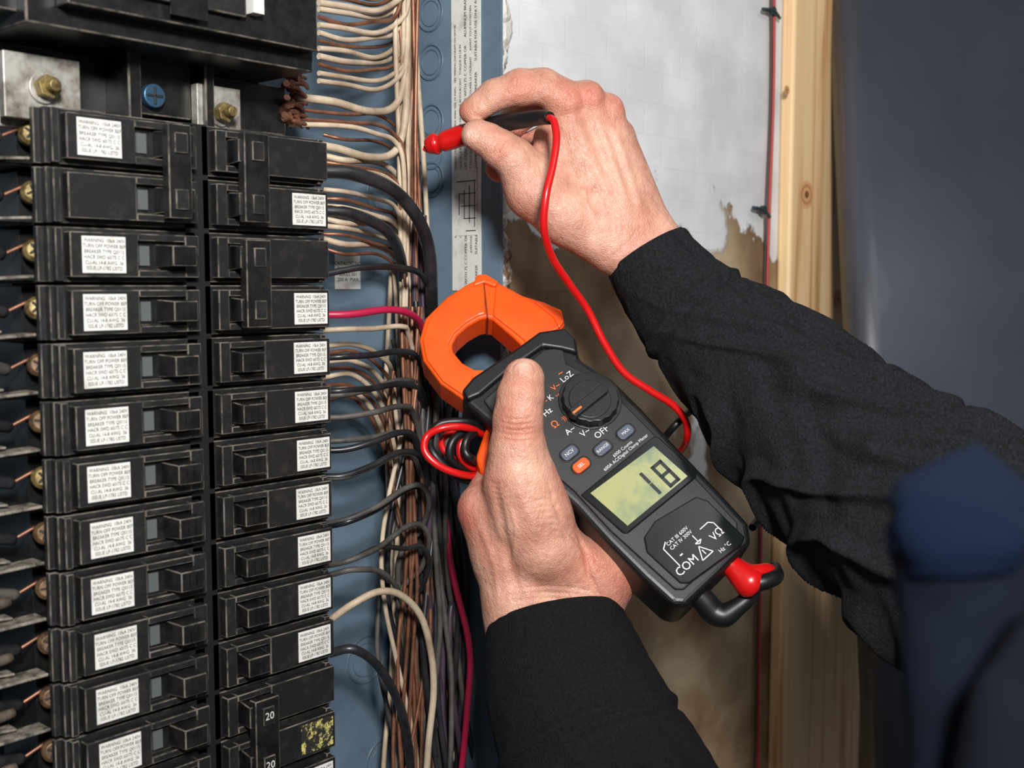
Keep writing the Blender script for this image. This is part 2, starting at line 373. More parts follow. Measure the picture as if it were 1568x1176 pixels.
# ------------------------------------------------------------------ main breaker and lugs
mb=empty('main_circuit_breaker')
bm=bmesh.new()
pr=hy(495,108,-.018); x1=pr.x; z0=pr.z
box(bm,.165,x1,-.012,.05,z0,z0+.20,0)
box(bm,.1745,x1-.004,-.020,-.012,z0+.006,z0+.20,0)
box(bm,.180,.238,-.023,-.020,z0+.012,z0+.10,1)
box(bm,.150,.168,-.006,.05,z0+.004,z0+.20,0)
finish('housing',bm,[BLK2,BLK,EDGE],mb,bevel=.0006,bmat=2)
bm=bmesh.new()
for zz in (.016,.030): cyl(bm,(.205+zz*.5,-.0228,z0+zz),(0,-1,0),.0012,.0008,1,12)
box(bm,.208,.222,-.0236,-.023,z0+.008,z0+.020,0)
wx=hy(392,30,-.0235).x
box(bm,wx-.0016,wx+.0028,-.0245,-.0200,z0+.014,z0+.10,2)
finish('housing_details',bm,[BLK2,BLK,PAPER],mb)
bm=bmesh.new()
def lug(u,v,y,w,h,r):
    p=hy(u,v,y); box(bm,p.x-w,p.x+w,y,y+.004,p.z-h,p.z+h,0)
    cyl(bm,(p.x,y,p.z),(0,-1,0),r*1.3,.0012,0,28)
    cyl(bm,(p.x,y-.0012,p.z),(0,-1,0),r,.004,1,6)
    cyl(bm,(p.x,y-.005,p.z),(0,-1,0),r*.5,.004,1,16)
lug(66,135,.010,.013,.0105,.0040); lug(336,174,.010,.0095,.0100,.0038)
p=hy(20,140,.02); box(bm,p.x-.006,p.x+.004,.018,.022,p.z-.012,p.z+.012,0)
p=hy(235,147,.012); cyl(bm,(p.x,.014,p.z),(0,-1,0),.0042,.003,2,24); 
for a in (0,math.pi/2):
    dx=Vector((math.cos(a),0,math.sin(a)))*.0032; dz=Vector((-math.sin(a),0,math.cos(a)))*.0005; c=Vector((p.x,.0108,p.z)); y=Vector((0,.0004,0))
    hexa(bm,[c-dx-dz-y,c+dx-dz-y,c+dx-dz+y,c-dx-dz+y,c-dx+dz-y,c+dx+dz-y,c+dx+dz+y,c-dx+dz+y],3)
finish('bus_lugs',bm,[STEEL,BRASS,mat('zinc_screw_blue',(84,124,156),.35,metal=.8),INK],mb,bevel=.0003)
bm=bmesh.new()
p=hy(235,130,.02); box(bm,p.x-.012,p.x+.012,.0145,.045,p.z-.012,p.z+.012,0)
box(bm,p.x-.018,p.x-.013,.006,.045,p.z-.02,p.z+.008,0); box(bm,p.x+.014,p.x+.018,.008,.045,p.z-.02,p.z+.008,0)
box(bm,.16,.288,.022,.05,zrow(0)+.012,z0,0)
finish('lug_barrier',bm,[BLK2,EDGE],mb,bevel=.0006,bmat=1)
bm=bmesh.new()
for k in range(26):
    v=random.uniform(100,195); p=hy(438+random.uniform(-8,8),v,.02+random.random()*.01)
    cyl(bm,p,(random.random()-.5,-1,random.random()-.5),.0014,.004,0,8)
    q=p+Vector((.012,.004,random.uniform(-.002,.002)))
    rtube(bm,[(tuple(p),.0008),(tuple((p+q)/2+Vector((0,-.003,0))),.0008),(tuple(q),.0008)],8,0,4)
finish('ground_bar_terminals',bm,[COPPER],mb)
# ------------------------------------------------------------------ wires in the gutter
cop=curveobj('bare_copper_wire_bundle',COPPER,.00090)
wht=curveobj('white_wire_bundle',WHT,.00122)
bk=curveobj('black_wire_bundle',BLKW,.00145)
gr=curveobj('gray_wire_bundle',GRYW,.00132)
pl=curveobj('plum_wire_bundle',PLUMW,.0015)
cb=curveobj('black_feeder_cable',BLKW,.0030)
rd=curveobj('red_branch_wire',PURW,.0015)
W=lambda *pp:[hy(u,v,y) for (u,v,y) in pp]
def vert(obj,u0,u1,y,n0=-60,n1=1240,amp=5,rad=1):
    ph=random.random()*6
    pts=[]
    m=9
    for i in range(m+1):
        f=i/m; v=n0+(n1-n0)*f
        pts.append((u0+(u1-u0)*f+amp*math.sin(ph+f*7)+random.uniform(-2,2),v,y+.004*math.sin(ph*2+f*5)))
    spl(obj,W(*pts),8,rad)
for k in range(11): vert(cop,614+k*2.4,604+random.uniform(5,60),.032+.014*random.random(),amp=5)
for k in range(8): vert(wht,608+k*3.8,612+k*9,.036+.012*random.random(),amp=6)
for k in range(4): vert(wht,601+k*5,590+k*22,.052,400,1240,amp=6)
for k in range(18): vert(random.choice([bk,bk,pl,gr]),618+k*4,650+k*6,.028+.028*random.random(),520+random.uniform(-80,120),1240,amp=11)
for k in range(9): vert(cop,620+k*3,610+k*7,.026,470,1240,amp=8)
for k in range(6): vert(pl,626+k*4,668+k*8,.038,330,1240,amp=6)
for k in range(14): vert([bk,bk,gr,pl][k%4],648+k*3.5,660+k*4.5,.020+.012*random.random(),560+random.uniform(0,160),1240,amp=10,rad=1.05)
for k in range(10): vert([gr,wht,bk,cop][k%4],596+k*6,606+k*10,.028+.014*random.random(),520+k*16,1240,amp=24,rad=.9)
for k,v in enumerate([-10,0,10,20,32,44,56,68,80,92,104,118,130]):
    o=wht if k%3!=1 else cop
    e=612+random.uniform(0,14); y=.032+.012*random.random(); jj=random.uniform(-4,4)
    spl(o,W((488,v-6,.024),(530,v+2+jj,.026),(572,v+5-jj,y-.004),(600,v-3,y),(e,v-28,y),(e+4,v-90,y+.004),(e+6,v-190,y+.005)),8,random.uniform(.85,1.15))
rows=[158,172,186,196,212,228,244,254,262,296,310,322,330,340,352,364,372,386]
for k,v in enumerate(rows):
    o=[wht,cop,cop,wht,cop,wht,wht,cop,wht,wht,cop,wht,gr,wht,wht,cop,wht,cop][k]
    e=620+random.uniform(-8,12); y=.030+.014*random.random(); jj=random.uniform(-4,4)
    if v in(158,228): spl(o,W((445,v-10,.028),(510,v-2,.024),(560,v+12,y-.006),(596,v+10,y),(614,v-14,y),(622,v-70,y),(624,v-200,y+.005)),8,1.45)
    else: spl(o,W((440 if v<210 else 495,v-6,.028),(530,v+jj,.024),(575,v+6-jj,y-.004),(604,v+20,y),(e,v+54,y),(e+2,v+160,y+.004),(e,v+330,y+.004)),8,random.uniform(.85,1.15))
spl(cb,W((490,262,.024),(540,266,.018),(600,290,.014),(640,335,.014),(658,390,.018),(661,470,.026),(664,600,.04),(672,800,.05),(682,1240,.05)))
spl(cb,W((490,322,.028),(540,328,.022),(590,352,.022),(612,390,.03),(620,460,.04),(630,620,.05),(664,900,.05),(690,1240,.05)),8,.85)
spl(bk,W((495,420,.020),(560,409,.014),(620,411,.014),(648,425,.02),(660,470,.03),(668,600,.04)))
spl(rd,W((495,482,.020),(540,481,.014),(595,474,.012),(630,482,.014),(648,505,.02),(660,560,.03),(672,680,.030),(690,860,.022),(718,985,.014),(716,1080,.014),(700,1240,.02)),8,1.1)
def hot(o,v,ve,bend,rad=1):
    y=.012+.010*random.random()
    spl(o,W((495,v,.024),(530,v-2,.018),(570,v+(ve-v)*.45,y),(615,ve,y),(640+bend,ve+14,y+.004),(655+bend,ve+90,y+.012),(672+bend,ve+260,y+.02),(680+bend,ve+600,y+.022)),8,rad)
hot(wht,506,500,-14); hot(bk,548,538,0); hot(gr,606,582,5); hot(bk,600,588,2); hot(gr,640,622,-6)
hot(gr,676,662,-10); hot(bk,690,662,-2); hot(gr,732,694,-2); hot(bk,730,692,6)
def loop(o,v,top,ub,rad=1):
    y=.010+.008*random.random()
    spl(o,W((500,v,.024),(535,v-8,.014),(580,v-28,y),(620,top+8,y),(645,top+4,y),(657,top+28,y),(645,top+70,y+.01),(610,top+130,y+.02),(ub,top+330,y+.03),(ub,1240,.05)),8,rad)
loop(gr,802,740,625); loop(bk,806,742,640); loop(gr,866,800,640); loop(bk,866,832,648,.8)
spl(wht,W((505,950,.022),(540,925,.014),(580,906,.01),(615,912,.01),(645,945,.012),(660,1000,.014),(664,1060,.014),(656,1140,.016),(650,1240,.02)),8,1.35)
spl(bk,W((505,1000,.024),(540,994,.016),(575,1016,.014),(604,1062,.016),(622,1120,.02),(634,1240,.03)),8,1.4)
spl(gr,W((505,880,.024),(545,872,.016),(590,880,.02),(618,930,.03),(630,1060,.04),(625,1240,.045)))
for k in range(8):
    v=530+k*12
    spl(cop if k%2 else wht,W((495,v,.034),(540,v+random.uniform(-6,6),.034),(580,v+14+k*5,.038),(604,v+60+k*12,.044),(612+k*3,v+260,.050),(614+k*4,1240,.055)))
# ------------------------------------------------------------------ clamp meter
DM=.47
O=at(900,690,DM); a_,b2=.36,-.353
ex=(R*.79+U*.6+Fw*a_).normalized(); ey=(R*.7-U*.71+Fw*b2).normalized()
ey=(ey-ex*ey.dot(ex)).normalized(); nn=-(ex.cross(ey))
SPX=DM/FP
def MP(u,v,h=0):
    r=ray(u,v); p0=O+nn*h
    return C+r*((p0-C).dot(nn)/r.dot(nn))
meter=empty('clamp_meter')
def prism(bm,pts,h0,h1,mi=0,inset=0):
    f=[MP(u,v,h1) for u,v in pts]; c=sum(f,Vector())/len(f)
    top=[bm.verts.new(p+(c-p)*inset) for p in f]; bot=[bm.verts.new(p+nn*(h0-h1)) for p in f]
    n=len(pts)
    q=bm.faces.new(top); q.material_index=mi; q=bm.faces.new(bot[::-1]); q.material_index=mi
    for i in range(n):
        q=bm.faces.new([top[i],bot[i],bot[(i+1)%n],top[(i+1)%n]]); q.material_index=mi
bm=bmesh.new()
body=[(705,600),(725,577),(790,535),(828,507),(866,501),(883,518),(888,548),(940,580),(985,625),(1040,685),(1100,748),(1147,800),(1152,830),(1100,882),(1052,928),(1030,926),(985,885),(930,830),(880,775),(830,730),(780,690),(745,645),(715,620)]
prism(bm,body,-.026,-.001)
finish('body',bm,[MBODY],meter,bevel=.0032,seg=4)
bm=bmesh.new()
prism(bm,[(740,612),(775,580),(832,535),(862,530),(868,556),(925,585),(1035,698),(1072,738),(1130,800),(1131,826),(1048,902),(1034,902),(935,812),(880,752),(820,700),(780,665)],-.004,.0004)
finish('face_plate',bm,[MFACE],meter,bevel=.0008)
bm=bmesh.new()
prism(bm,[(707,597),(724,577),(790,533),(826,507),(866,501),(880,516),(884,540),(860,534),(832,530),(780,566),(735,604),(716,612)],-.024,.0018)
finish('shoulder_guard',bm,[MBODY],meter,bevel=.0014,seg=3)
outer=[(756,650),(714,614),(674,586),(648,551),(642,520),(651,487),(684,454),(719,432),(741,423),(760,430),(801,452),(835,462),(859,474),(866,497),(830,533)]
inner=[(745,566),(726,565),(708,555),(694,538),(692,527),(700,513),(717,498),(735,488),(744,486),(754,488),(768,500),(784,514),(796,525),(799,531),(790,537)]
def ring(bm,O_,I_,h0,h1,mi=0):
    n=len(O_); L_=[[bm.verts.new(MP(u,v,h1)) for u,v in O_],[bm.verts.new(MP(u,v,h1)) for u,v in I_]]
    B_=[[bm.verts.new(v.co+nn*(h0-h1)) for v in l] for l in L_]
    for i in range(n):
        j=(i+1)%n
        for q in ([L_[0][i],L_[0][j],L_[1][j],L_[1][i]],[B_[0][j],B_[0][i],B_[1][i],B_[1][j]],[L_[0][j],L_[0][i],B_[0][i],B_[0][j]],[L_[1][i],L_[1][j],B_[1][j],B_[1][i]]):
            f=bm.faces.new(q); f.material_index=mi
bm=bmesh.new(); ring(bm,outer,inner,-.018,-.0025)
o=finish('jaws',bm,[ORG],meter,bevel=.0014,seg=3)
mid=lambda t:[(a[0]+(b[0]-a[0])*t,a[1]+(b[1]-a[1])*t) for a,b in zip(outer,inner)]
bm=bmesh.new()
for rng in (range(1,9),range(9,14)):
    Oo=[mid(.10)[i] for i in rng]; Ii=[mid(.90)[i] for i in rng]
    prism(bm,Oo+Ii[::-1],-.006,-.0014)
prism(bm,[(724,438),(730,420),(744,419),(764,431),(758,438),(742,432)],-.016,-.0005)
prism(bm,[(818,462),(826,460),(860,474),(864,492),(856,502),(846,484)],-.016,-.0005)
finish('jaw_ribs',bm,[ORG],meter,bevel=.0008,seg=2)
bm=bmesh.new()
prism(bm,[(740,432),(742,432),(748,487),(746,487)],-.016,-.0009)
finish('jaw_split',bm,[mat('jaw_gap',(120,40,12),.6)],meter)
bm=bmesh.new()
prism(bm,[(728,700),(742,660),(752,640),(775,640),(775,730),(738,728)],-.022,-.008)
finish('jaw_trigger',bm,[ORG],meter,bevel=.002,seg=3)
def disc(bm,u,v,r,h0,h1,mi=0,seg=48,scallop=0,r2=None):
    c=MP(u,v,h0); r2=r2 or r
    def rr(R0,i): return R0*(1+scallop*math.cos(i*2*math.pi/seg*16))
    lo=[bm.verts.new(c+(ex*math.cos(t)+ey*math.sin(t))*rr(r,i)*SPX) for i,t in enumerate([2*math.pi*k/seg for k in range(seg)])]
    c2=c+nn*(h1-h0)
    hi=[bm.verts.new(c2+(ex*math.cos(t)+ey*math.sin(t))*rr(r2,i)*SPX) for i,t in enumerate([2*math.pi*k/seg for k in range(seg)])]
    f=bm.faces.new(hi); f.material_index=mi; f=bm.faces.new(lo[::-1]); f.material_index=mi
    for i in range(seg):
        f=bm.faces.new([lo[i],lo[(i+1)%seg],hi[(i+1)%seg],hi[i]]); f.material_index=mi
def lquad(bm,u,v,h,pts,h0,mi):
    c=MP(u,v,h); top=[bm.verts.new(c+(ex*x+ey*y)*SPX) for x,y in pts]; bot=[bm.verts.new(p.co-nn*h0) for p in top]
    n=len(pts); f=bm.faces.new(top); f.material_index=mi
    for i in range(n):
        f=bm.faces.new([top[i],bot[i],bot[(i+1)%n],top[(i+1)%n]]); f.material_index=mi
bm=bmesh.new()
disc(bm,903,616,50,-.001,.0012,0,96)
disc(bm,903,615,45,.001,.006,1,128,.018,43)
disc(bm,903,613,33,.005,.0066,0,64)
lquad(bm,902,612,.0092,[(-34,-8),(34,-8),(36,0),(34,8),(-34,8),(-37,0)],.004,1)
lquad(bm,884,627,.0095,[(-9,-2),(9,-2),(9,2),(-9,2)],.0006,2)
finish('rotary_dial',bm,[MBODY,mat('dial_black',(18,18,18),.4),TXTO],meter,bevel=.0003,seg=2)
def rr(w,h,r,n=5):
    P=[]
    for cx,cy,a0 in ((w-r,h-r,0),(-w+r,h-r,90),(-w+r,-h+r,180),(w-r,-h+r,270)):
        for k in range(n+1):
            t=math.radians(a0+90*k/n); P.append((cx+r*math.cos(t),cy+r*math.sin(t)))
    return P
bm=bmesh.new()
for (u,v,m_) in ((872,693,0),(923,686,0),(958,661,0),(890,712,1)):
    lquad(bm,u,v,.0008,rr(17,11,9),.001,2)
    lquad(bm,u,v,.0022,rr(14,8.5,7),.002,m_)
finish('buttons',bm,[BTN,ORG,MBODY],meter,bevel=.0003)
bm=bmesh.new()
prism(bm,[(889,757),(1000,668),(1008,668),(1067,722),(1066,731),(962,816),(954,816)],-.001,.0012,0)
finish('lcd_bezel',bm,[MGLOSS],meter,bevel=.0006)
bm=bmesh.new()
prism(bm,[(904,755),(1001,683),(1053,729),(961,805)],.0005,.0014,0)
finish('lcd_screen',bm,[LCD],meter)
bm=bmesh.new()
def seg7(u,v,on,w=23,h=45,t=6.5):
    S={'a':(-w/2,-h/2,w/2,-h/2+t),'g':(-w/2,-t/2,w/2,t/2),'d':(-w/2,h/2-t,w/2,h/2),'f':(-w/2,-h/2,-w/2+t,0),'b':(w/2-t,-h/2,w/2,0),'e':(-w/2,0,-w/2+t,h/2),'c':(w/2-t,0,w/2,h/2)}
    for s in on:
        x0,y0,x1,y1=S[s]; lquad(bm,u,v,.0016,[(x0+.5,y0+.5),(x1-.5,y0+.5),(x1-.5,y1-.5),(x0+.5,y1-.5)],.0001,0)
seg7(990,745,'bc'); seg7(1019,725,'abcdefg')
finish('lcd_digits',bm,[LCDD],meter)
bm=bmesh.new()
prism(bm,[(986,822),(1003,797),(1066,760),(1084,766),(1141,822),(1136,835),(1056,893),(1042,893),(990,845)],-.001,.0011)
finish('terminal_cover',bm,[MGLOSS],meter,bevel=.0006)
bm=bmesh.new()
def mt(s,u,v,size,mi,h=.0007):
    addmesh(bm,textmesh(s,size*SPX),frame(MP(u,v,h),ex,-ey),mi)
for s,u,v,sz,mi in [('LoZ',868,577,14,0),('~',858,571,15,1),('V~',851,592,13,1),('K',843,609,13,0),('-',836,613,13,1),('Hz',838,631,14,0),('Ω',850,650,16,1),('·))',863,641,10,1),('A~',873,659,14,0),('V~',896,662,14,0),('OFF',921,662,15,0),('°C',856,606,9,1)]: mt(s,u,v,sz,mi)
mt('6000 Counts\n600A AC/Digital Clamp Meter',956,690,7.5,0); mt('NCV',872,693,8,0,.0024); mt('RANGE',923,686,7,0,.0024); mt('SEL',890,712,8,0,.0024); mt('MAX',958,661,7,0,.0024)
mt('COM',1052,866,18,0,.0013); mt('CAT III 600V\nCAT IV 300V',1040,824,8,0,.0013); mt('VΩ',1098,818,17,0,.0013); mt('Hz °C',1110,838,9,0,.0013); mt('-',1042,848,22,0,.0013)
def line(u,v,pts,w=1.6):
    for (x0,y0),(x1,y1) in zip(pts,pts[1:]):
        d=Vector((x1-x0,y1-y0)).normalized(); q=Vector((-d.y,d.x))*w/2
        lquad(bm,u,v,.0014,[(x0+q.x,y0+q.y),(x1+q.x,y1+q.y),(x1-q.x,y1-q.y),(x0-q.x,y0-q.y)],.0001,0)
line(1078,845,[(-11,8),(11,8),(0,-11),(-11,8)]); line(1078,845,[(0,-4),(0,4)])
line(1066,826,[(-6,4),(6,4),(0,8),(-6,4)]); line(1066,826,[(0,-8),(0,4)])
line(1060,830,[(-40,14),(-40,-20),(-30,-26)]); line(1100,805,[(-25,-14),(-8,-14),(-2,-8),(-2,8)])
finish('printed_markings',bm,[TXT,TXTO],meter)
bm=bmesh.new()
dP=.458
def A(u,v,d): return tuple(at(u,v,d))
rtube(bm,[(A(1098,846,dP),.0044),(A(1112,860,dP),.0046),(A(1122,868,dP-.001),.0046),(A(1140,884,dP-.003),.0062),(A(1150,893,dP-.004),.0066),(A(1158,899,dP-.004),.0050)],20,0)
rtube(bm,[(A(1140,878,dP-.004),.0036),(A(1160,876,dP-.004),.0032),(A(1176,874,dP-.002),.0030),(A(1186,880,dP),.0024)],16,0)
rtube(bm,[(A(1152,894,dP-.006),.0036),(A(1172,890,dP-.006),.0034),(A(1188,882,dP-.003),.0032),(A(1186,870,dP+.006),.0028)],16,1)
rtube(bm,[(A(1060,902,dP),.0046),(A(1078,920,dP),.0050),(A(1092,936,dP),.0052),(A(1108,942,dP-.001),.0050),(A(1128,930,dP-.001),.0038),(A(1146,915,dP),.0032),(A(1152,898,dP+.004),.0028)],20,1)
finish('test_lead_plugs',bm,[REDR,BLKR],meter)
# ------------------------------------------------------------------ test leads + probe
leads=empty('test_leads')
bm=bmesh.new()
rtube(bm,[(A(648,229,.500),.0004),(A(654,226,.499),.0007),(A(655,226,.499),.0030),(A(662,222,.498),.0044),(A(668,220,.4975),.0048),(A(672,219,.497),.0034),(A(680,217,.4965),.0044),(A(700,210,.495),.0047),(A(722,203,.492),.0046)],20,0,6)
rtube(bm,[(A(718,204,.492),.0043),(A(745,196,.487),.0044),(A(775,188,.480),.0038),(A(800,184,.474),.0035),(A(828,180,.468),.0032),(A(842,181,.463),.0026)],18,1,6)
finish('probe',bm,[REDR,BLKR],leads)
o=curveobj('red_lead',REDR,.0016,leads,5)
spl(o,[A(838,180,.464),A(848,186,.460),A(852,215,.455),A(846,255,.450),A(836,300,.447),A(833,350,.450),A(846,395,.458),A(872,435,.466),A(900,475,.472),A(925,525,.474),A(955,570,.476),A(995,598,.478),A(1030,620,.48),A(1050,645,.482),A(1052,670,.486),A(1040,692,.50),A(1010,720,.51)],8)
spl(o,[A(748,726,.492),A(715,728,.475),A(675,715,.470),A(651,692,.470),A(654,668,.472),A(680,655,.472),A(715,655,.476),A(745,668,.488)],8,1.0)
spl(o,[A(748,718,.495),A(722,716,.482),A(704,694,.480),A(712,668,.482),A(738,656,.49)],8,1.0)
spl(o,[A(770,716,.500),A(735,722,.490),A(690,700,.484),A(676,676,.486),A(700,660,.49),A(750,664,.50)],8,.9)
o=curveobj('black_lead',BLKR,.0016,leads,5)
spl(o,[A(748,738,.490),A(705,732,.478),A(668,700,.474),A(658,676,.477),A(672,650,.480),A(712,646,.482),A(745,656,.49)],8,1.1)
spl(o,[A(748,732,.494),A(716,722,.482),A(690,702,.476),A(694,674,.476),A(722,656,.482),A(745,660,.49)],8,1.1)
spl(o,[A(748,712,.494),A(724,704,.476),A(712,690,.474),A(718,668,.476),A(745,652,.49)],8,1.1)
spl(o,[A(1190,610,.52),A(1110,608,.51),A(1066,624,.50),A(1035,650,.49),A(1010,680,.50)],8)
spl(o,[A(1152,808,.47),A(1164,790,.48),A(1170,770,.50),A(1180,740,.52)],8)
# ------------------------------------------------------------------ SDF sculpting for hands
class Field:
    def __init__(s,lo,hi,h):
        s.lo=np.array(lo,float); s.h=h
        s.n=[int((b-a)/h)+1 for a,b in zip(lo,hi)]
        s.F=np.full(s.n,200.,np.float32)
        s.ax=[(s.lo[i]+np.arange(s.n[i])*h).astype(np.float32) for i in range(3)]
    def sl(s,mn,mx):
        out=[]
        for i in range(3):
            a=max(0,int((mn[i]-s.lo[i])/s.h)); b=min(s.n[i],int((mx[i]-s.lo[i])/s.h)+2); out.append(slice(a,max(a+1,b)))
        return tuple(out)
    def grid(s,sl):
        return s.ax[0][sl[0]][:,None,None],s.ax[1][sl[1]][None,:,None],s.ax[2][sl[2]][None,None,:]
    def seg(s,a,b,m):
        a=np.array(a,float); b=np.array(b,float)
        sl=s.sl(np.minimum(a,b)-m,np.maximum(a,b)+m)
        X,Y,Z=s.grid(sl); d=b-a; L=max(float(d@d),1e-6)
        t=np.clip(((X-a[0])*d[0]+(Y-a[1])*d[1]+(Z-a[2])*d[2])/L,0,1)
        D=np.sqrt((X-a[0]-t*d[0])**2+(Y-a[1]-t*d[1])**2+(Z-a[2]-t*d[2])**2)
        return sl,t,D
    def cap(s,a,b,k=10):
        ra,rb=a[3],b[3]
        sl,t,D=s.seg(a[:3],b[:3],max(ra,rb)+k*1.5+6)
        d=D-(ra+(rb-ra)*t); f=s.F[sl]
        h=np.maximum(k-np.abs(f-d),0)/k
        s.F[sl]=np.minimum(f,d)-h*h*k*.25
    def chain(s,P,k=10):
        for a,b in zip(P,P[1:]): s.cap(a,b,k)
    def surf(s,u,v):
        i=int(round((u-s.lo[0])/s.h)); j=int(round((v-s.lo[1])/s.h)); col=s.F[i,j]; k=np.argmax(col<0)
        return float(s.ax[2][k])
    def smark(s,P,w,dep,n=6):
        Q=catmull([(a,b) for a,b in P],n); Q=[(a,b,s.surf(a,b)) for a,b in Q]
        lo=np.min(np.array(Q),0); hi=np.max(np.array(Q),0); sl=s.sl(lo-w*3,hi+w*3); X,Y,Z=s.grid(sl)
        D=np.full(s.F[sl].shape,1e4,np.float32); T=np.zeros_like(D); nq=len(Q)-1
        for q,(a,b) in enumerate(zip(Q,Q[1:])):
            a=np.array(a);b=np.array(b);d=b-a;L=max(float(d@d),1e-6)
            t=np.clip(((X-a[0])*d[0]+(Y-a[1])*d[1]+(Z-a[2])*d[2])/L,0,1)
            dd=(X-a[0]-t*d[0])**2+(Y-a[1]-t*d[1])**2+(Z-a[2]-t*d[2])**2
            m=dd<D; D=np.where(m,dd,D); T=np.where(m,(q+t)/nq,T)
        s.F[sl]+=dep*np.exp(-D/(w*w))*np.clip(np.sin(np.pi*np.clip(T,0.02,.98))*1.6,0,1)
def nets(fd,name,D0,mats,parent,masks):
    F=fd.F; S=F<0; n=F.shape
    c=[S[i:n[0]-1+i,j:n[1]-1+j,k:n[2]-1+k] for i in (0,1) for j in (0,1) for k in (0,1)]
    cnt=sum(x.astype(np.int8) for x in c); act=(cnt>0)&(cnt<8)
    I=np.argwhere(act); idx=np.full(act.shape,-1,np.int64); idx[act]=np.arange(len(I))
    pos=np.zeros((len(I),3)); num=np.zeros(len(I))
    cor=[(i,j,k) for i in (0,1) for j in (0,1) for k in (0,1)]
    val={q:F[I[:,0]+q[0],I[:,1]+q[1],I[:,2]+q[2]].astype(float) for q in cor}
    for p in cor:
        for ax in range(3):
            if p[ax]==0:
                q=list(p); q[ax]=1; q=tuple(q); fa,fb=val[p],val[q]; cr=(fa<0)!=(fb<0)
                t=np.where(cr,fa/np.where(fa==fb,1,fa-fb),0); e=np.zeros(3); e[ax]=1
                pos+=cr[:,None]*(np.array(p)+t[:,None]*e); num+=cr
    pos=I+pos/num[:,None]; P=fd.lo+pos*fd.h
    quads=[]
    for ax in range(3):
        b,c_=(ax+1)%3,(ax+2)%3
        A0=np.take(S,range(0,n[ax]-1),ax); A1=np.take(S,range(1,n[ax]),ax)
        E=np.argwhere(A0!=A1); ok=(E[:,b]>0)&(E[:,c_]>0)&(E[:,b]<n[b]-1)&(E[:,c_]<n[c_]-1); E=E[ok]
        ins=A0[E[:,0],E[:,1],E[:,2]]
        def g(db,dc):
            q=E.copy(); q[:,b]+=db; q[:,c_]+=dc; return idx[q[:,0],q[:,1],q[:,2]]
        Q=np.stack([g(-1,-1),g(0,-1),g(0,0),g(-1,0)],1); Q[~ins]=Q[~ins][:,::-1]; quads.append(Q)
    Q=np.concatenate(quads); Q=Q[(Q>=0).all(1)]
    acc=np.zeros_like(P); ct=np.zeros(len(P))
    for a in range(4):
        for bb in ((a+1)%4,(a+3)%4):
            np.add.at(acc,Q[:,a],P[Q[:,bb]]); np.add.at(ct,Q[:,a],1)
    P=P*.5+.5*acc/np.maximum(ct,1)[:,None]
    Rn,Un,Fn,Cn=[np.array(v) for v in (R,U,Fw,C)]
    d=D0+P[:,2]*D0/FP
    Wd=Cn+d[:,None]*(Fn+Rn*((P[:,0]-CX)/FP)[:,None]-Un*((P[:,1]-CY)/FP)[:,None])
    me=bpy.data.meshes.new(name); me.from_pydata(Wd.tolist(),[],Q.tolist()); me.update()
    for m in mats: me.materials.append(m)
    me.polygons.foreach_set('use_smooth',[True]*len(me.polygons))
    for mn,pts in masks.items():
        a=np.zeros(len(P))
        for (u,v,w,r,amt) in pts: a+=amt*np.exp(-((P-np.array((u,v,w)))**2).sum(1)/(r*r))
        at_=me.attributes.new(mn,'FLOAT','POINT'); at_.data.foreach_set('value',np.clip(a,0,1).astype(np.float32))
    return link(bpy.data.objects.new(name,me),parent)
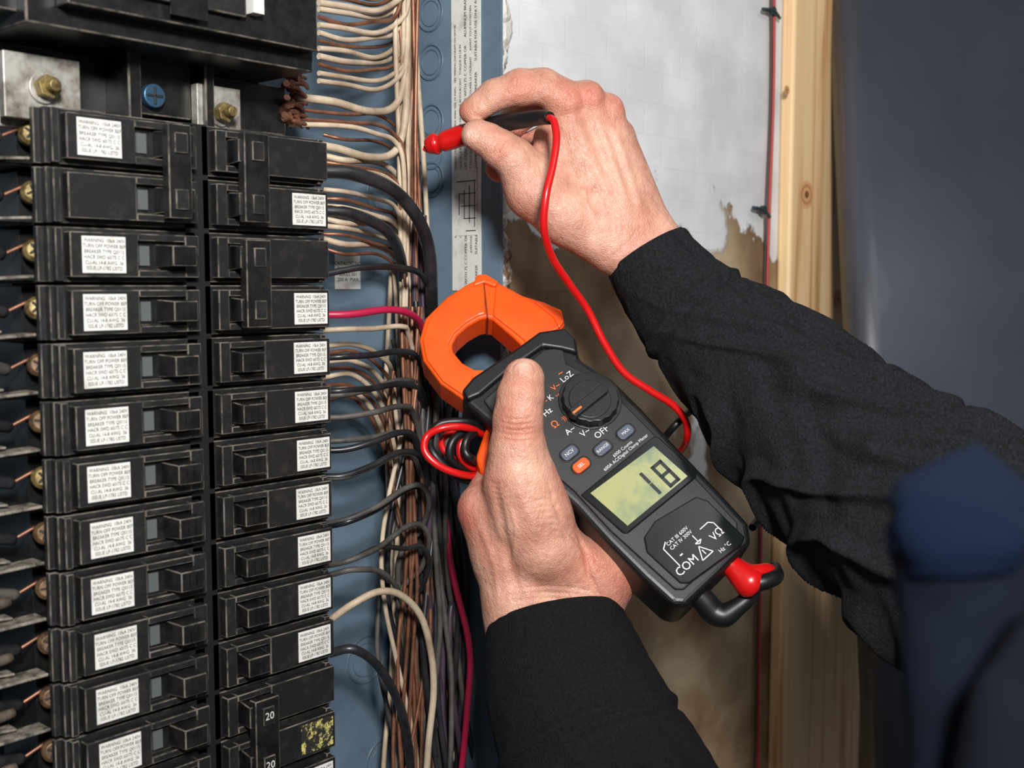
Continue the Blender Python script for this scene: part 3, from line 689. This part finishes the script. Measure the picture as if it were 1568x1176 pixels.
def skinmat():
    m=bpy.data.materials.new('skin'); m.use_nodes=True; nt=m.node_tree; b=nt.nodes['Principled BSDF']
    N=nt.nodes.new; L=nt.links.new
    b.inputs['Roughness'].default_value=.46; b.inputs['Subsurface Weight'].default_value=.12; b.inputs['Subsurface Radius'].default_value=(1,.35,.2); b.inputs['Subsurface Scale'].default_value=.002
    tc=N('ShaderNodeTexCoord')
    n=N('ShaderNodeTexNoise'); n.inputs['Scale'].default_value=70; n.inputs['Detail'].default_value=8; n.inputs['Roughness'].default_value=.7; L(tc.outputs['Object'],n.inputs['Vector'])
    cr=N('ShaderNodeValToRGB'); cr.color_ramp.elements[0].position=.3; cr.color_ramp.elements[1].position=.7
    cr.color_ramp.elements[0].color=lin((172,114,94)); cr.color_ramp.elements[1].color=lin((214,166,144)); L(n.outputs['Fac'],cr.inputs['Fac'])
    ar=N('ShaderNodeAttribute'); ar.attribute_name='red'; mx=N('ShaderNodeMix'); mx.data_type='RGBA'; L(ar.outputs['Fac'],mx.inputs['Factor']); L(cr.outputs[0],mx.inputs['A']); mx.inputs['B'].default_value=lin((180,90,74))
    an=N('ShaderNodeAttribute'); an.attribute_name='nail'; mx2=N('ShaderNodeMix'); mx2.data_type='RGBA'; L(an.outputs['Fac'],mx2.inputs['Factor']); L(mx.outputs['Result'],mx2.inputs['A']); mx2.inputs['B'].default_value=lin((224,186,170))
    L(mx2.outputs['Result'],b.inputs['Base Color'])
    n2=N('ShaderNodeTexNoise'); n2.inputs['Scale'].default_value=480; n2.inputs['Detail'].default_value=5; L(tc.outputs['Object'],n2.inputs['Vector'])
    vo=N('ShaderNodeTexVoronoi'); vo.inputs['Scale'].default_value=950; vo.feature='DISTANCE_TO_EDGE'; L(tc.outputs['Object'],vo.inputs['Vector'])
    ad=N('ShaderNodeMath'); ad.operation='ADD'; L(n2.outputs['Fac'],ad.inputs[0]); L(vo.outputs['Distance'],ad.inputs[1])
    n3=N('ShaderNodeTexNoise'); n3.inputs['Scale'].default_value=120; n3.inputs['Detail'].default_value=4; L(tc.outputs['Object'],n3.inputs['Vector'])
    m3=N('ShaderNodeMath'); m3.operation='MULTIPLY_ADD'; m3.inputs[1].default_value=1.8; L(n3.outputs['Fac'],m3.inputs[0]); L(ad.outputs[0],m3.inputs[2])
    bp=N('ShaderNodeBump'); bp.inputs['Strength'].default_value=.5; bp.inputs['Distance'].default_value=.0007; L(m3.outputs[0],bp.inputs['Height']); L(bp.outputs['Normal'],b.inputs['Normal'])
    return m
SKIN=skinmat()
person=empty('electrician')
f=Field((685,85,-110),(1120,560,150),1.7)
f.chain([(1130,560,12,52),(1040,455,8,46),(968,392,5,42)],24); f.chain([(1150,530,16,48),(1060,430,14,42),(1000,360,12,36)],24)
f.cap((955,378,0,38),(862,160,-8,28),13)
f.cap((975,370,4,37),(898,150,0,26),13)
f.cap((990,364,12,35),(928,166,14,24),13)
f.cap((1000,358,20,33),(948,208,32,23),14)
f.cap((940,340,15,50),(880,220,18,42),20)
f.chain([(935,378,0,40),(868,330,-12,44),(818,292,-26,42),(800,262,-30,36)],18)
f.cap((860,300,0,44),(850,215,4,34),22)
f.chain([(866,152,-10,31),(832,132,-18,27),(797,134,-26,29)],8); f.chain([(797,134,-26,28),(757,146,-30,24)],6); f.chain([(757,146,-30,25),(724,170,-24,21)],5)
f.chain([(808,266,-30,36),(788,243,-40,31),(766,228,-46,30)],8); f.chain([(766,228,-46,29),(748,215,-48,26),(731,207,-48,25)],5)
f.chain([(898,150,2,27),(838,152,34,25)],6); f.chain([(838,152,34,25),(788,185,52,23),(762,215,40,21)],5)
f.chain([(928,170,16,26),(868,196,66,24)],6); f.chain([(868,196,66,24),(800,232,66,23),(764,258,34,21)],5)
f.chain([(948,208,32,24),(896,250,80,22)],6); f.chain([(896,250,80,22),(832,284,70,21),(792,300,38,19)],5)
f.cap((866,148,-24,17),(870,156,-24,17),10); f.cap((905,143,-14,16),(907,150,-14,16),10); f.cap((938,164,4,15),(940,172,4,15),10)
f.smark([(872,172),(905,240),(940,320)],7,-2.4); f.smark([(908,168),(938,250),(966,335)],7,-2.8); f.smark([(938,190),(962,260),(985,330)],6,-2.2)
f.smark([(890,170),(918,232),(945,300)],8,2.8); f.smark([(925,180),(950,250),(972,310)],7,2.6)
f.smark([(858,190),(868,240),(880,290)],8,2.2)
f.smark([(846,178),(852,205),(846,232)],5,2.8); f.smark([(825,250),(838,275),(836,310)],5,1.6)
f.smark([(880,215),(900,255),(896,300),(915,345)],3.5,-1.5); f.smark([(940,225),(928,262),(940,300)],3,-1.3)
for k in range(4): f.smark([(788+k*6,114),(791+k*6,126),(786+k*6,142)],2.0,1.4)
for k in range(4): f.smark([(778-k*5,206+k*2),(768-k*5,224),(760-k*4,242)],1.9,1.4)
for k in range(3): f.smark([(752+k*5,128),(755+k*5,140),(752+k*5,152)],1.7,1.0)
for k in range(6): f.smark([(925+k*13,402-k*6),(960+k*11,372-k*5),(990+k*8,336-k*2)],2.4,1.1)
f.smark([(858,142),(866,150),(862,160)],2.2,1.3); f.smark([(868,138),(876,148),(874,160)],2.2,1.3); f.smark([(900,132),(908,142),(906,154)],2.2,1.2)
f.smark([(716,192),(728,194),(735,204),(730,216)],2.0,1.4)
for k in range(3): f.smark([(800+k*9,225+k*8),(812+k*8,245+k*8),(812+k*9,270+k*8)],2.2,1.0)
nets(f,'right_hand',.49,[SKIN],person,{'red':[(868,150,-35,26,.6),(908,148,-25,24,.6),(945,165,0,22,.5),(797,134,-50,24,.5),(766,228,-70,20,.45),(712,172,-30,18,.6),(750,265,0,30,.9),(800,250,20,40,.5),(780,200,40,30,.6),(790,320,-20,40,.4),(845,205,-30,18,.6),(980,370,-30,40,.25)],'nail':[(719,205,-66,9,.9)]})
f=Field((690,535,-125),(1030,1080,160),1.9)
f.chain([(801,606,-58,29),(802,580,-54,30),(797,606,-60,35),(793,642,-62,37)],7); f.chain([(793,642,-62,37),(793,690,-56,43),(798,742,-44,54)],9)
f.chain([(798,742,-44,54),(812,788,-36,59),(830,838,-28,61)],22)
f.chain([(742,782,0,42),(775,850,0,50),(800,930,0,58)],20); f.cap((800,925,2,57),(806,1080,2,60),20); f.cap((886,925,8,60),(906,1080,8,64),24)
f.chain([(860,862,-8,56),(905,880,0,48),(930,886,6,42)],14); f.cap((927,886,6,44),(895,935,6,54),20)
f.cap((770,800,0,44),(850,880,20,55),24)
f.chain([(742,776,8,38),(762,728,58,31)],8); f.chain([(762,728,58,31),(822,692,112,27),(885,700,116,24)],6)
f.chain([(760,818,30,36),(800,772,92,30)],8); f.chain([(800,772,92,29),(872,742,126,26),(935,745,122,23)],6)
f.chain([(790,860,38,34),(842,815,104,28)],8); f.chain([(842,815,104,28),(912,790,126,25),(972,790,116,22)],6)
f.chain([(830,890,38,32),(884,852,94,25)],8); f.chain([(884,852,94,25),(945,832,118,22),(985,836,108,19)],6)
for k in range(5): f.smark([(764,636+k*9),(790,643+k*8),(822,637+k*9)],2.2,1.7)
for k in range(3): f.smark([(772,600+k*5),(796,606+k*5),(824,600+k*5)],1.6,.7)
f.smark([(838,735),(856,790),(880,826),(900,850)],4,2.6)
f.smark([(882,815),(896,846),(902,880),(925,930)],4.5,5.0)
f.smark([(905,858),(925,868),(950,872)],3,1.8)
for k in range(7): f.smark([(815+k*6,768+k*9),(838+k*4,765+k*10),(860+k*2,778+k*9)],2.6,1.9)
f.smark([(785,700),(802,770),(838,850)],9,-2.4)
f.smark([(756,730),(768,800),(782,860),(795,925)],8,4.4)
f.smark([(728,790),(755,860),(765,930)],5,-2.0); f.smark([(820,860),(808,900),(815,935)],4,-1.6); f.smark([(775,760),(790,810),(786,860),(800,900)],3.5,-1.5)
for k in range(4): f.smark([(745+k*3,735+k*9),(762+k*3,742+k*8),(776+k*3,735+k*8)],2.2,1.4)
for k in range(3): f.smark([(770,905+k*9),(830,898+k*9),(890,902+k*9),(935,918+k*6)],2.5,1.1)
f.smark([(786,578),(786,560),(801,552),(817,560),(818,578)],2.0,2.0)
nets(f,'left_hand',.47,[SKIN],person,{'red':[(800,596,-85,20,.45),(793,650,-92,28,.55),(715,790,-20,34,.75),(760,740,-60,26,.55),(900,860,-40,30,.65),(940,890,-20,34,.65),(850,760,-60,30,.4),(760,640,-60,20,.4),(770,840,-50,30,.3)],'nail':[(802,562,-72,11,.95)]})
# ------------------------------------------------------------------ sleeves
def fabric(name,c1,c2,sc=1400):
    m=mat(name,c1,.92,rgb2=c2,nscale=900,bump=.8,bscale=sc,spec=.12,lo=.35,hi=.7)
    return m
FAB=fabric('charcoal_knit_fabric',(18,19,21),(38,39,43))
def sleeve(name,ctrl,m,amp=.003,cuff=.03,seed=0,nr=220,flat=1.0,freq=38,seams=(),step=60):
    c=catmull([(*at(u,v,d),r*d/FP) for u,v,d,r in ctrl],step)
    P=[Vector(q[:3]) for q in c]; Rr=[q[3] for q in c]
    S=[0]
    for i in range(1,len(P)): S.append(S[-1]+(P[i]-P[i-1]).length)
    bm=bmesh.new(); rings=[]; n=len(P)
    def ringat(i,scale,off=0,disp=True):
        k=8
        t=(P[min(i+k,n-1)]-P[max(i-k,0)]).normalized()
        a=(-Fw-t*(-Fw).dot(t)).normalized(); b=t.cross(a); out=[]
        for j in range(nr):
            q=2*math.pi*j/nr; dx,dy=math.cos(q),math.sin(q); s=S[i]
            rr_=Rr[i]*scale
            if disp:
                env=min(1,max(.10,(s-cuff)/.06))
                w=noise.noise(Vector((s*freq+dy*1.8+dx*.8+seed,dx*1.0+s*6,dy*1.0+seed*2)))
                w2=noise.noise(Vector((s*freq*2.1+dx*2-dy*2+seed,dx*1.7,dy*2.2)))
                rd_=max(0,1-abs(w)*3.2)**1.4; rr_+=amp*env*(rd_*1.2-.35+w2*.45)
                rr_+=.0004*noise.noise(Vector((s*160,dx*5,dy*5)))
                for (sq,) in seams:
                    dd=(q-sq-.12*math.sin(s*14))*Rr[i]; rr_+=.0008*math.exp(-(dd/.0022)**2)-.0008*math.exp(-((abs(dd)-.0046)/.0016)**2)
                rr_+=.0014*math.exp(-((s-cuff)/.0018)**2)-.0012*math.exp(-((s-cuff-.0045)/.0018)**2)
            out.append(bm.verts.new(P[i]+t*off+a*dx*rr_*flat+b*dy*rr_))
        return out
    rings.append(ringat(0,.90,.014,False)); rings.append(ringat(0,.93,.002,False)); rings.append(ringat(0,.96,-.0006,False)); rings.append(ringat(0,.99,-.0002,False))
    for i in range(n): rings.append(ringat(i,1))
    for A_,B_ in zip(rings,rings[1:]):
        for j in range(nr):
            bm.faces.new([A_[j],A_[(j+1)%nr],B_[(j+1)%nr],B_[j]])
    bm.faces.new(rings[-1])
    o=finish(name,bm,[m],person,smooth=True)
    s=o.modifiers.new('relax','SMOOTH'); s.factor=.5; s.iterations=3
    return o
sleeve('right_sleeve',[(990,386,.490,67),(1012,420,.488,74),(1045,462,.484,84),(1100,515,.476,100),(1165,572,.466,116),(1235,645,.454,134),(1330,735,.44,158),(1450,825,.42,182),(1620,930,.40,205),(1850,1050,.38,215)],FAB,amp=.0064,cuff=.034,seed=3,flat=.85,seams=((5.3,),),step=40)
sleeve('left_sleeve',[(847,945,.470,104),(856,990,.464,118),(872,1050,.456,130),(898,1120,.446,142),(930,1200,.434,160),(985,1320,.41,178),(1060,1480,.38,190)],fabric('black_knit_fabric',(15,15,17),(27,27,30)),amp=.0030,cuff=.050,seed=9,flat=.8,freq=18)
bm=bmesh.new()
def garment(bm,ctrl,mi,seed,seg=72,amp=.001):
    c=catmull([(*at(u,v,d),r*d/FP) for u,v,d,r in ctrl],14); P=[Vector(q[:3]) for q in c]; n=len(P); rings=[]
    for i in range(n):
        t=(P[min(i+1,n-1)]-P[max(i-1,0)]).normalized(); a=(-Fw-t*(-Fw).dot(t)).normalized(); b=t.cross(a)
        rings.append([bm.verts.new(P[i]+(a*math.cos(q)*.6+b*math.sin(q))*(c[i][3]+amp*noise.noise(Vector((i*.08+seed,math.cos(q)*1.2,math.sin(q)*1.2))))) for q in [2*math.pi*j/seg for j in range(seg)]])
    for A_,B_ in zip(rings,rings[1:]):
        for j in range(seg):
            f_=bm.faces.new([A_[j],A_[(j+1)%seg],B_[(j+1)%seg],B_[j]]); f_.material_index=mi
garment(bm,[(1478,870,.165,90),(1475,830,.165,104),(1473,806,.168,108)],2,1)
garment(bm,[(1473,806,.168,108),(1474,792,.168,112),(1475,800,.168,118),(1478,830,.168,120)],3,1)
garment(bm,[(1476,818,.168,116),(1490,900,.168,120),(1505,1020,.165,122),(1525,1300,.16,130)],0,1)
garment(bm,[(1650,930,.15,60),(1600,1040,.15,84),(1570,1150,.15,100),(1545,1400,.15,120)],1,4)
finish('jacket',bm,[NAVY,mat('blue_gray_fleece',(13,15,22),.95,spec=.06),mat('jacket_lining',(9,17,34),.9,spec=.06),mat('jacket_hem',(14,20,34),.9,spec=.06)],person,smooth=True)
# ------------------------------------------------------------------ light + camera
def area(name,loc,tgt,size,power,col=(1,1,1),spread=180):
    l=bpy.data.lights.new(name,'AREA'); l.shape='DISK'; l.size=size; l.energy=power; l.color=col; l.spread=math.radians(spread)
    o=bpy.data.objects.new(name,l); o.location=loc; o.rotation_euler=(Vector(tgt)-Vector(loc)).to_track_quat('-Z','Y').to_euler(); link(o)
    return o
area('flash_light',C-Fw*.22+U*.22+R*.08,at(820,420,.55),.10,8.4,(1,.982,.955))
area('room_light',C-Fw*.2+U*.9+R*.6,at(900,560,.6),.6,2.8,(.95,.97,1))
w=bpy.data.worlds.new('world'); bpy.context.scene.world=w; w.use_nodes=True
w.node_tree.nodes['Background'].inputs[0].default_value=(.64,.65,.68,1); w.node_tree.nodes['Background'].inputs[1].default_value=.20
cam=bpy.data.cameras.new('camera'); cam.sensor_width=36; cam.lens=FP/1568*36; cam.clip_start=.01
co=bpy.data.objects.new('camera',cam); link(co)
co.matrix_world=Matrix(((R.x,U.x,-Fw.x,C.x),(R.y,U.y,-Fw.y,C.y),(R.z,U.z,-Fw.z,C.z),(0,0,0,1)))
cam.dof.use_dof=True; cam.dof.focus_distance=.49; cam.dof.aperture_fstop=15
sc=bpy.context.scene; sc.camera=co; sc.view_settings.view_transform='Standard'
